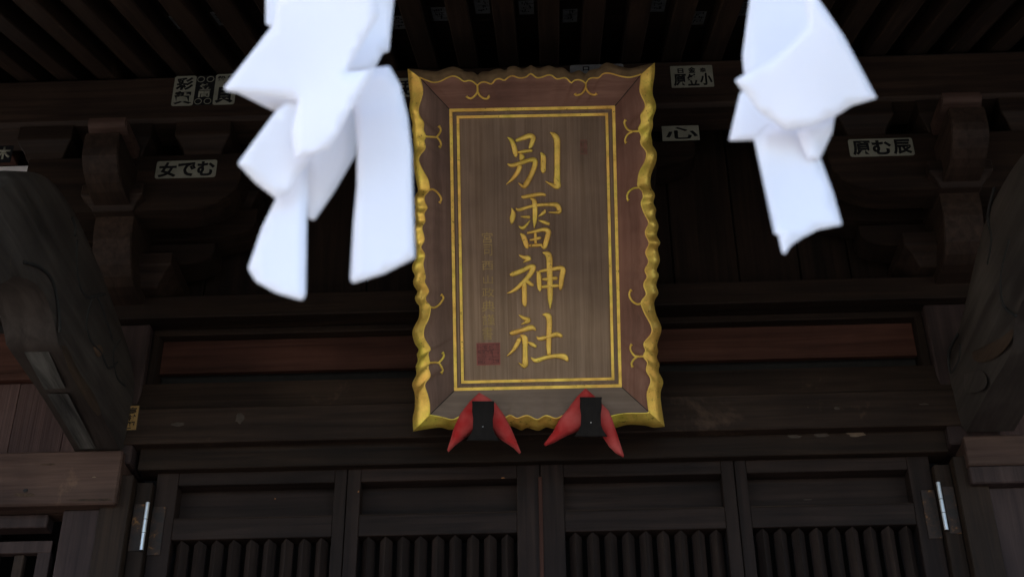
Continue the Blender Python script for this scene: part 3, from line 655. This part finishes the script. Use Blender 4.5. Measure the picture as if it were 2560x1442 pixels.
# carved characters, stroke by stroke
BA, BB, SS = (1100, 260), (1100, 600), 3.7957
CH = {
 'A1': [[(640,320,6),(675,345,34),(700,400,44),(716,470,44),(722,502,20)], [(725,348,30),(790,325,42),(850,305,48),(885,322,46),(875,365,42),(858,405,34),(848,422,16)], [(742,462,20),(800,453,32),(872,445,24)], [(762,478,24),(778,505,50),(765,530,30)],
        [(640,570,10),(680,585,34),(760,565,36),(840,537,38),(893,532,44),(903,565,46),(885,630,46),(850,705,46),(815,765,50),(790,785,34),(745,750,8)], [(760,590,44),(735,650,42),(690,710,32),(630,765,6)],
        [(955,465,10),(978,500,46),(980,580,50),(980,632,44),(978,654,20)], [(1045,272,6),(1085,300,48),(1110,350,56),(1112,500,52),(1112,650,52),(1110,740,60),(1118,782,52),(1090,782,40),(1050,762,26),(1000,735,6)]],
 'A2': [[(775,878,16),(800,884,34),(880,868,34),(960,858,32),(1000,866,22)], [(860,900,14),(893,920,42),(902,1000,44),(900,1100,40),(895,1175,10)], [(680,990,8),(695,1040,42),(686,1090,48),(682,1134,20)],
        [(722,990,8),(750,1006,30),(830,982,28),(920,962,28),(1040,955,32),(1105,960,46),(1130,995,44),(1132,1025,36),(1095,1031,22),(1030,1030,6)],
        [(765,1070,6),(800,1072,22),(848,1074,28)], [(855,1105,6),(820,1150,24),(785,1178,34),(748,1160,8)], [(935,1068,6),(965,1047,26),(990,1025,30),(996,1005,8)], [(935,1105,6),(985,1122,30),(1035,1140,28)],
        [(765,1232,14),(790,1255,42),(808,1300,46),(823,1350,40),(832,1370,16)], [(830,1226,20),(900,1210,30),(980,1192,34),(1028,1208,46),(1020,1260,48),(1003,1320,46),(990,1362,34),(960,1350,8)],
        [(850,1345,24),(900,1342,30),(968,1338,24)], [(852,1290,14),(900,1285,26),(952,1270,28)], [(905,1228,24),(905,1260,26),(908,1322,24)]],
 'B1': [[(750,142,6),(795,165,34),(845,176,44),(790,214,6)], [(666,325,18),(690,325,42),(780,290,42),(850,256,42),(885,258,48),(870,302,46),(820,370,42),(740,450,36),(680,490,24),(636,505,6)],
        [(800,400,26),(800,440,44),(802,520,44),(802,590,44),(808,626,22)], [(805,380,26),(840,402,36),(880,430,26)], [(915,300,10),(935,320,38),(940,400,44),(945,460,36),(948,485,12)],
        [(945,300,22),(1000,287,28),(1080,275,34),(1140,265,42),(1168,284,46),(1156,350,46),(1148,430,40),(1142,468,22)], [(975,372,16),(1010,373,32),(1060,366,30),(1105,362,34)], [(970,445,28),(1050,437,32),(1130,432,28)],
        [(975,120,10),(1020,135,54),(1038,180,56),(1040,300,52),(1045,450,50),(1045,560,42),(1046,655,6)]],
 'B2': [[(748,710,6),(795,740,32),(840,764,42),(770,802,6)], [(666,880,18),(690,881,42),(780,855,40),(870,830,46),(908,856,12)], [(757,935,38),(730,990,40),(690,1050,28),(635,1100,6)],
        [(765,900,14),(803,930,52),(808,1000,46),(808,1100,46),(808,1175,54),(792,1196,30),(745,1162,6)], [(835,966,10),(870,986,34),(910,1010,26)], [(918,915,10),(950,936,36),(1040,912,36),(1110,895,42),(1154,912,30)],
        [(975,705,10),(1020,716,52),(1038,760,50),(1035,880,46),(1032,1000,44),(1034,1082,34)], [(865,1115,12),(910,1142,38),(1000,1115,36),(1100,1099,38),(1180,1108,54),(1210,1142,26)]]}
for key, strokes in CH.items():
    base = BA if key[0] == 'A' else BB
    V_, F_ = [], []
    for si, st in enumerate(strokes):
        c_ = crom(st, 5); L_ = [(pl(base[0]+x/SS, base[1]+y/SS, 0), max(2.2, w_)/SS*px) for x, y, w_ in c_]; n = len(L_)
        prof = [(-1.1, .0), (-1.0, .72), (-.75, 1.0), (0, 1.04), (.75, 1.0), (1.0, .72), (1.1, 0)]; b0 = len(V_); hh = .0065+.0003*(si % 3)
        # round end caps
        for k in range(n):
            p = L_[k][0]; t = (L_[min(k+1, n-1)][0]-L_[max(k-1, 0)][0]); t.z = 0; t.normalize(); s_ = Vector((-t.y, t.x, 0)); wv = L_[k][1]/2
            for a, h in prof: V_.append(p+s_*a*wv+Vector((0, 0, h*hh-(.001 if h == 0 else 0))))
        m_ = len(prof)
        for k in range(n-1):
            for j in range(m_-1): F_.append((b0+k*m_+j, b0+k*m_+j+1, b0+(k+1)*m_+j+1, b0+(k+1)*m_+j))
        for e in (0, n-1):
            p = L_[e][0]; t = (L_[1][0]-L_[0][0]) if e == 0 else (L_[-2][0]-L_[-1][0]); t.z = 0; t.normalize(); cc = len(V_)
            V_.append(p-t*L_[e][1]*.42+Vector((0, 0, -.0005)))
            for j in range(m_-1): F_.append((b0+e*m_+j, b0+e*m_+j+1, cc))
    link('carved_character', mesh('character', V_, F_, True), W['gold'], Q)
# signature column and seals
for ch, x, y, hpx, wpx in (('宮', 1218, 594, 27, 27), ('司', 1219.5, 625, 29, 22), ('西', 1219, 664, 22, 28), ('山', 1220, 698.5, 22, 24), ('政', 1220.6, 731, 23, 30), ('典', 1220.6, 765, 27, 33), ('謹', 1221.7, 799, 27, 31), ('書', 1219, 833, 32, 26)):
    me = fit_text(ch, wpx*px, hpx*px, .0, .0012); o = link('small_character', me, W['dimgold'], Q); o.location = pl(x, y, .0); o.location.z += .0006
def seal(x0, y0, x1, y1, m, n, name):
    a, b_ = pl(x0, y1, 0), pl(x1, y0, 0); V_, F_ = [], []
    def q(u0, v0, u1, v1, z0, z1):
        b0 = len(V_)
        for z in (z0, z1): V_.extend([(u0, v0, z), (u1, v0, z), (u1, v1, z), (u0, v1, z)])
        F_.extend([(b0+4, b0+5, b0+6, b0+7), (b0, b0+1, b0+5, b0+4), (b0+1, b0+2, b0+6, b0+5), (b0+2, b0+3, b0+7, b0+6), (b0+3, b0, b0+4, b0+7)])
    wu, wv = b_.x-a.x, b_.y-a.y; t = wu*.045
    for (u0, v0, u1, v1) in ((0, 0, 1, .045), (0, .955, 1, 1), (0, .0455, .045, .9545), (.955, .0455, 1, .9545)): q(a.x+u0*wu, a.y+v0*wv, a.x+u1*wu, a.y+v1*wv, -.001, .0013)
    
    if m == 'sealred': link('seal_ground', boxmesh(a.x, b_.x, a.y, b_.y, -.001, .0004, 0), W['sealdark'], Q)
    rnd = random.Random(5)
    for ci in range(n):
        for ri in range(n):
            cu, cv = (ci+.08)/n*.88+.06, (ri+.08)/n*.88+.06; s_ = .80/n
            for k in range(6):
                if rnd.random() < .55: v = cv+s_*k/6; u0 = cu+s_*rnd.choice((0, 0, .3)); u1 = cu+s_*rnd.choice((.6, 1, 1)); q(a.x+u0*wu, a.y+v*wv, a.x+u1*wu, a.y+(v+s_*.075)*wv, -.001, .0010)
                if rnd.random() < .55: u = cu+s_*k/6; v0 = cv+s_*rnd.choice((0, 0, .3)); v1 = cv+s_*rnd.choice((.6, 1, 1)); q(a.x+u*wu, a.y+v0*wv, a.x+(u+s_*.075)*wu, a.y+v1*wv, -.001, .0012)
    link(name, mesh(name, V_, F_), W[m], Q)
seal(1192, 856, 1250, 913, 'sealred', 3, 'seal_mark'); 
seal(1451, 350, 1467, 386, 'faintseal', 2, 'seal_mark')

# hooks that hold the plaque, and the red cushions behind them
ZS = (980, 930, 3.5556)
def zp(p): return (ZS[0]+p[0]/ZS[2], ZS[1]+p[1]/ZS[2])
CUSH = [[(775,180),(690,262),(610,365),(555,480),(522,590),(490,690),(503,712),(560,652),(640,592),(705,540),(770,500),(860,500),(895,520),(925,565),(1000,622),(1080,672),(1132,726),(1146,712),(1110,620),(1060,500),(1000,385),(920,275),(850,222)],
        [(1720,140),(1640,222),(1560,330),(1480,430),(1430,530),(1350,638),(1365,657),(1450,622),(1560,562),(1640,532),(1700,500),(1800,500),(1848,525),(1880,585),(1930,662),(1990,722),(2055,758),(2064,742),(2025,620),(1992,520),(1960,420),(1925,340),(1865,280),(1800,212)]]
def puffy(poly, depth_fn, hmax, step=7, soft=26):
    n = len(poly); xs = [p[0] for p in poly]; ys = [p[1] for p in poly]
    def inside(x, y):
        c_ = False; j = n-1
        for k in range(n):
            if ((poly[k][1] > y) != (poly[j][1] > y)) and x < (poly[j][0]-poly[k][0])*(y-poly[k][1])/(poly[j][1]-poly[k][1])+poly[k][0]: c_ = not c_
            j = k
        return c_
    def dist(x, y):
        d = 1e9
        for k in range(n):
            a, b_ = poly[k], poly[(k+1) % n]; vx, vy = b_[0]-a[0], b_[1]-a[1]; l2 = vx*vx+vy*vy or 1
            t = max(0, min(1, ((x-a[0])*vx+(y-a[1])*vy)/l2)); d = min(d, math.hypot(x-a[0]-t*vx, y-a[1]-t*vy))
        return d
    pts = [Vector(p) for p in poly]
    y = min(ys)+step/2
    while y < max(ys):
        x = min(xs)+step/2
        while x < max(xs):
            if inside(x, y) and dist(x, y) > step*.5: pts.append(Vector((x, y)))
            x += step
        y += step
    vv, _, ff, *_ = delaunay_2d_cdt(pts, [(k, (k+1) % n) for k in range(n)], [], 1, 1e-4)
    out = []
    for p in vv:
        d = dist(p.x, p.y) if hmax else 0
        out.append(depth_fn(p.x, p.y, hmax*math.sqrt(max(0, 1-(1-min(1, d/soft))**2)) if hmax else 0))
    return out, [tuple(f) for f in ff]
hk_lab = [('left', 'left'), ('right', 'right')]
for ci, poly in enumerate(CUSH):
    P = [zp(p) for p in poly]
    # grow from behind: front face bulges, back face flat
    o_, ff = puffy(P, lambda x, y, h: MQ @ (pl(x, y, .068+h)), .020, 6, 22)
    bk, _ = puffy(P, lambda x, y, h: MQ @ (pl(x, y, .068)-Vector((0, 0, .004+h*.2))), .020, 6, 22)
    n = len(P); N_ = len(o_)
    fs = ff+[tuple(N_+k for k in f[::-1]) for f in ff]+[(k, (k+1) % n, N_+(k+1) % n, N_+k) for k in range(n)]
    c0 = sum(o_, Vector())/N_
    t_ = thing('red_cushion', ('faded red cloth cushion folded behind the wooden hook nearer the lower left plaque corner', 'faded red cloth cushion folded behind the wooden hook nearer the lower right plaque corner')[ci], 'cushion', c0, 'red cushions under the plaque')
    link('cloth_wings', mesh('cushion', [q-c0 for q in o_+bk], fs, True), W['cloth'], t_)
    # the hook
    hx = 808 if ci == 0 else 1768; ty = 258 if ci == 0 else 222
    half = [(98, 0), (95, 30), (97, 90), (88, 150), (80, 200), (82, 250), (100, 295), (128, 335), (150, 350)]
    prof = [(hx-a, ty+b_) for a, b_ in half]+[(hx+a, ty+b_) for a, b_ in half[::-1]]
    F0 = [MQ @ pl(*zp(p), .118) for p in prof]; B0 = [MQ @ (pl(*zp(p), .118)-Vector((0, 0, .035))) for p in prof]
    c1 = MQ @ pl(*zp((hx, ty+200)), .1)
    n = len(prof); bm = bmesh.new(); A = [bm.verts.new(q-c1) for q in F0]; Bv = [bm.verts.new(q-c1) for q in B0]
    f1 = bm.faces.new(A); bm.faces.new(Bv[::-1])
    for k in range(n): bm.faces.new((A[k], A[(k+1) % n], Bv[(k+1) % n], Bv[k]))
    bmesh.ops.bevel(bm, geom=f1.edges[:], offset=.003, segments=2, affect='EDGES')
    hk = thing('plaque_hook', ('dark wooden hook rising in front of the left red cushion', 'dark wooden hook rising in front of the right red cushion')[ci], 'hook', c1, 'wooden hooks holding the plaque')
    link('hook_face', bmmesh(bm, 'hook'), W['hook'], hk)
    pz = MQ @ (pl(*zp((hx, ty+345)), .118)-Vector((0, 0, .02)))
    y0_, y1_, zz_ = pz.y-c1.y-.012, 4.15-c1.y, pz.z-c1.z
    me = prism([(y0_, zz_), (y1_, zz_+.125), (y1_, zz_+.165), (y0_, zz_+.04)], 'X', -.026, .026, .003); link('hook_stem', me, W['interior'], hk)
    nail = MQ @ pl(*zp((hx, ty+225)), .1185); vs, fs = tube([nail-c1, nail-c1+en*.002, nail-c1+en*.003], [.0022, .002, .0008], 8); link('nail', mesh('nail', vs, fs), W['steel'], hk)

# ------------------------------------------------------------------ votive slips
def slip(label, x0, y0, x1, y1, Y, rows, m='slip', ink='black', group='votive slips on the beams', roundc=.12, border=None, bold=.036):
    """rows: list of (text, u0, v0, u1, v1) boxes in fractions of the slip, v down"""
    a, b_ = at(x0, (y0+y1)/2, Y), at(x1, (y0+y1)/2, Y); zt_, zb_ = at((x0+x1)/2, y0, Y).z, at((x0+x1)/2, y1, Y).z
    wd, ht = b_.x-a.x, zt_-zb_; c = Vector(((a.x+b_.x)/2, Y, (zt_+zb_)/2))
    t_ = thing('votive_slip', label, 'paper slip', c, group); r_ = min(wd, ht)*roundc; pts = []
    for (sx, sy, a0) in ((1, 1, 0), (-1, 1, 90), (-1, -1, 180), (1, -1, 270)):
        for k in range(5):
            an = R(a0+90*k/4); pts.append((sx*(wd/2-r_)+math.cos(an)*r_, sy*(ht/2-r_)+math.sin(an)*r_))
    if border:
        link('border', prism(pts, 'Y', -.0008, .0002, 0), W[border], t_); pts = [(p[0]*(1-.12*min(1, ht/wd)), p[1]*(1-.12*min(1, wd/ht))) for p in pts]
        link('paper', prism(pts, 'Y', -.0014, -.0004, 0), W[m], t_); yy = -.0014
    else: link('paper', prism(pts, 'Y', -.0010, .0002, 0), W[m], t_); yy = -.0010
    for tx, u0, v0, u1, v1 in rows:
        if tx == 'o':
            vs, fs = [], []; n = 16; cxx = (-.5+(u0+u1)/2)*wd; czz = (.5-(v0+v1)/2)*ht; ra = (u1-u0)/2*wd
            vs, fs = tube([(cxx+math.cos(2*math.pi*k/n)*ra, yy-.0004, czz+math.sin(2*math.pi*k/n)*ra) for k in range(n+1)], ra*.12, 5); me = mesh('c', vs, fs); o = link('printed_ring', me, W[ink], t_); continue
        me = fit_text(tx, (u1-u0)*wd, (v1-v0)*ht, bold, .0005); o = link('printed_character', me, W[ink], t_)
        o.location = ((-.5+(u0+u1)/2)*wd, yy, (.5-(v0+v1)/2)*ht); o.rotation_euler = (math.pi/2, 0, 0)
    return t_
YS_ = YF-.0025
slip('upright pale slip with two bold black characters, leftmost of three on the purlin', 433, 191, 487, 265, YS_, [('彩', .1, .06, .9, .48), ('賀', .08, .52, .92, .95)])
slip('upright black slip with pale lettering and small ringed marks between two pale slips', 488, 190, 535, 263, YS_, [('笠', .22, .28, .82, .50), ('間', .2, .52, .8, .74), ('o', .06, .06, .42, .2), ('o', .56, .06, .92, .2), ('o', .06, .8, .42, .96), ('o', .56, .8, .92, .96)], 'black', 'slip')
slip('upright pale slip half hidden by the left paper streamer on the purlin', 536, 186, 590, 262, YS_, [('貞', .08, .28, .92, .95), ('船', .08, .06, .46, .22), ('橋', .54, .06, .92, .22)])
slip('pale slip showing a sliver of black print just left of the plaque top', 985, 196, 1040, 243, YS_, [('兎', .1, .1, .95, .92)], bold=.02)
slip('wide pale slip with three bold characters below three small marks, right of the plaque', 1677, 165, 1783, 219, YS_, [('日', .17, .12, .31, .34), ('金', .42, .06, .60, .34), ('幸', .70, .12, .84, .34), ('原', .06, .38, .36, .93), ('笠', .38, .38, .66, .93), ('小', .68, .36, .97, .92)], roundc=.04)
slip('dim wide slip behind the upper right edge of the plaque frame', 1425, 162, 1560, 205, YS_, [('口', .24, .1, .36, .35)], 'slipdim')
YS2 = YA+.002
slip('wide pale slip with three bold rounded characters on the left bracket arm', 390, 402, 541, 445, YS2, [('女', .04, .08, .34, .94), ('で', .36, .12, .66, .92), ('む', .68, .08, .97, .92)])
slip('dim wide slip with three bold characters on the right bracket arm', 2122, 347, 2284, 391, YS2, [('原', .05, .1, .34, .92), ('む', .36, .1, .66, .92), ('辰', .68, .08, .97, .92)])
slip('pale slip with sweeping brushed strokes just right of the plaque under a bracket', 1655, 315, 1748, 352, YS2, [('心', .1, .1, .96, .9)], roundc=.04, bold=.015)
slip('slim gold slip with dark upright lettering at the left end of the tie beam', 312, 1013, 346, 1076, YN-.0015, [('高', .2, .08, .8, .36), ('村', .2, .37, .8, .62), ('輝', .2, .64, .8, .93)], 'slipgold', 'inkgold', roundc=.03, border='inkgold', bold=.045)
slip('yellowed slip cut by the left edge of the photo', -70, 366, 30, 408, YS2, [('木', .60, .06, .96, .8)], 'black', 'slip', roundc=.03)
# slips pasted on the deck boards between the rafters
labs = ['faint grey slip between rafters at far upper left, first from the left', 'faint grey slip between rafters just left of the left paper streamer',
        'faint grey slip between rafters beside the right edge of the left paper streamer', 'grey slip between rafters above the left part of the plaque',
        'short grey slip between rafters above the plaque, second from its left end', 'short grey slip with boxy print between rafters above the plaque centre',
        'long faint grey slip between rafters above the plaque, right of its centre', 'very faint small slip between rafters above the right plaque corner',
        'ragged grey slip between rafters midway between plaque and right paper streamer', 'ragged faint slip between rafters close beside the right paper streamer']
RS = [(490, 45, 72), (597, 40, 62), (1018, 45, 72), (1111, 20, 52), (1212, 10, 34), (1318, 10, 36), (1420, 25, 56), (1622, 10, 30), (1724, 30, 62), (1832, 15, 40)]
for k, (px_, py_, pb) in enumerate(RS):
    # meet the underside plane of the deck
    nrm = Vector((0, -math.sin(ang), math.cos(ang))); o0 = Vector((0, YF, zr))+nrm*.0755
    def hit(x_, y_):
        d = ray(x_, y_); return CAM+d*((o0-CAM).dot(nrm)/d.dot(nrm))
    pb_ = hit(px_, pb); g = round((pb_.x-x00)/pitch-.5)+.5; xx = x00+g*pitch
    tl = .13; c = Vector((xx, pb_.y, pb_.z))-Vector((0, math.cos(ang), math.sin(ang)))*(tl/2)
    t_ = thing('votive_slip', labs[k], 'paper slip', c, 'faint slips between the rafters'); t_.rotation_euler = (ang, 0, 0)
    link('paper', boxmesh(-.025, .025, -tl/2, tl/2, -.0012, -.0002, 0), W['slipdim'], t_)
    V_, F_ = [], []; rnd = random.Random(k)
    for q in range(3):
        for j in range(7):
            cx_, cy_ = rnd.uniform(-.014, .014), -tl/2+.02+q*.036+rnd.uniform(-.012, .012); lw, lh = (rnd.uniform(.006, .012), .0016) if j % 2 else (.0016, rnd.uniform(.006, .012)); b0 = len(V_)
            V_ += [(cx_-lw, cy_-lh, -.0016-j*.00003), (cx_+lw, cy_-lh, -.0016-j*.00003), (cx_+lw, cy_+lh, -.0016-j*.00003), (cx_-lw, cy_+lh, -.0016-j*.00003)]; F_.append((b0, b0+1, b0+2, b0+3))
    link('print', mesh('print', V_, F_), W['black'], t_)

# ------------------------------------------------------------------ sacred rope and its folded paper streamers
RP = thing('straw_rope', 'twisted straw rope strung under the porch beam above the paper streamers', 'rope', (0, 1.30, 2.98))
for s_ in range(3):
    P = []
    for k in range(161):
        x_ = -1.37+2.74*k/160; sag = .10*(1-(x_/1.37)**2); a = x_*42+s_*2.094; P.append((x_, .014*math.cos(a), .02-sag+.014*math.sin(a)+.03))
    vs, fs = tube(P, .0135, 8); link('strand', mesh('strand', vs, fs, True), W['straw'], RP)
def sheet(poly, Y0, gx, gy, curl, T, step=26, ph=0.0, name='paper_fold'):
    """a fold of paper: outline met with its own tilted plane, gently curled"""
    cx_ = sum(p[0] for p in poly)/len(poly); cy_ = sum(p[1] for p in poly)/len(poly)
    def f(x, y, h):
        dx, dy = (x-cx_)/200, (y-cy_)/200
        Y = Y0+gx*.5*dx+gy*.5*dy+curl*.55*(math.sin(dx*1.9+dy*1.1+ph)-.5*math.cos(dy*2.3-ph))
        return at(x, y, Y)-Vector(T.location)
    o_, ff = puffy(poly, f, 0, step)
    o = link(name, mesh(name, o_, ff, True), W['paper'], T); md = o.modifiers.new('thickness', 'SOLIDIFY'); md.thickness = .0004
    return o
def rd(poly, r_=9):
    """round off the corners of an outline a little"""
    out = []; n = len(poly)
    for k in range(n):
        a, p, b_ = Vector(poly[k-1]), Vector(poly[k]), Vector(poly[(k+1) % n]); u = (a-p); v = (b_-p); ru, rv = min(r_, u.length*.3), min(r_, v.length*.3)
        A_, B_ = p+u.normalized()*ru, p+v.normalized()*rv
        for t in (0, .33, .67, 1): q = A_*(1-t)**2+p*2*t*(1-t)+B_*t*t; out.append((q.x, q.y))
    return out
SL_ = thing('paper_streamer', 'large white zigzag paper streamer hanging blurred in front, left of the plaque', 'paper streamer', (-.25, 1.27, 2.7), 'white paper streamers on the rope')
SR_ = thing('paper_streamer', 'narrower white zigzag paper streamer hanging blurred at the upper right', 'paper streamer', (.42, 1.27, 2.7), 'white paper streamers on the rope')
# left streamer, back to front
sheet(rd([(665,-190),(990,-190),(985,0),(972,130),(957,133),(937,172),(860,186),(800,130),(700,75),(664,62)], 5), 1.305, .030, -.02, .006, SL_)
sheet(rd([(880,250),(896,320),(888,390),(835,480),(786,551),(770,546),(766,400),(800,300)], 5), 1.312, .05, .02, .006, SL_)
sheet(rd([(592,232),(680,276),(745,290),(800,250),(760,215),(650,205)], 4), 1.290, -.01, .05, .002, SL_)
sheet(rd([(900,178),(937,170),(974,166),(1000,212),(1019,290),(1029,380),(1032,500),(1037,645),(960,684),(882,708),(876,698),(884,560),(892,470),(893,350),(887,290),(880,262),(870,220)], 5), 1.278, -.045, -.015, .006, SL_)
sheet(rd([(692,494),(655,570),(620,672),(640,704),(690,732),(755,751),(764,738),(767,560),(772,400),(742,396),(715,450)], 6), 1.282, -.05, -.03, .006, SL_, ph=2)
sheet(rd([(745,240),(690,278),(594,409),(640,458),(692,498),(722,482),(752,430),(790,384),(830,360),(850,300),(845,240)], 6), 1.262, .035, .045, .006, SL_, ph=1)
sheet(rd([(684,60),(640,118),(560,220),(566,228),(650,240),(745,252),(728,330),(736,396),(760,392),(820,372),(845,335),(885,262),(937,172),(900,178),(866,180),(905,110),(948,38),(930,-60),(700,-40)], 5), 1.232, -.045, .025, .007, SL_, ph=1.5)
# right streamer, back to front
sheet(rd([(1880,-190),(2030,-190),(2040,60),(2020,150),(1900,200),(1860,186),(1856,140),(1874,0)], 6), 1.300, -.03, -.03, .006, SR_)
sheet(rd([(1850,232),(1822,352),(1888,350),(1950,330),(1980,260),(1900,215)], 4), 1.300, -.06, .01, .003, SR_)
sheet(rd([(2030,300),(2087,290),(2080,332),(2050,396),(2020,400),(1990,330)], 4), 1.290, .05, 0, .002, SR_)
sheet(rd([(1885,348),(1936,586),(1946,586),(1955,630),(1962,636),(1975,615),(2005,594),(2045,574),(2105,562),(2082,480),(2050,395),(2015,330),(1940,300)], 5), 1.272, .045, -.03, .012, SR_, ph=2.4)
sheet(rd([(1838,200),(1862,186),(1930,150),(1985,104),(2022,60),(2000,-60),(2020,-90),(2046,-2),(2110,92),(2192,246),(2130,264),(2086,292),(2020,318),(1965,326),(1900,280),(1846,214)], 5), 1.240, .045, .035, .008, SR_, ph=.3)
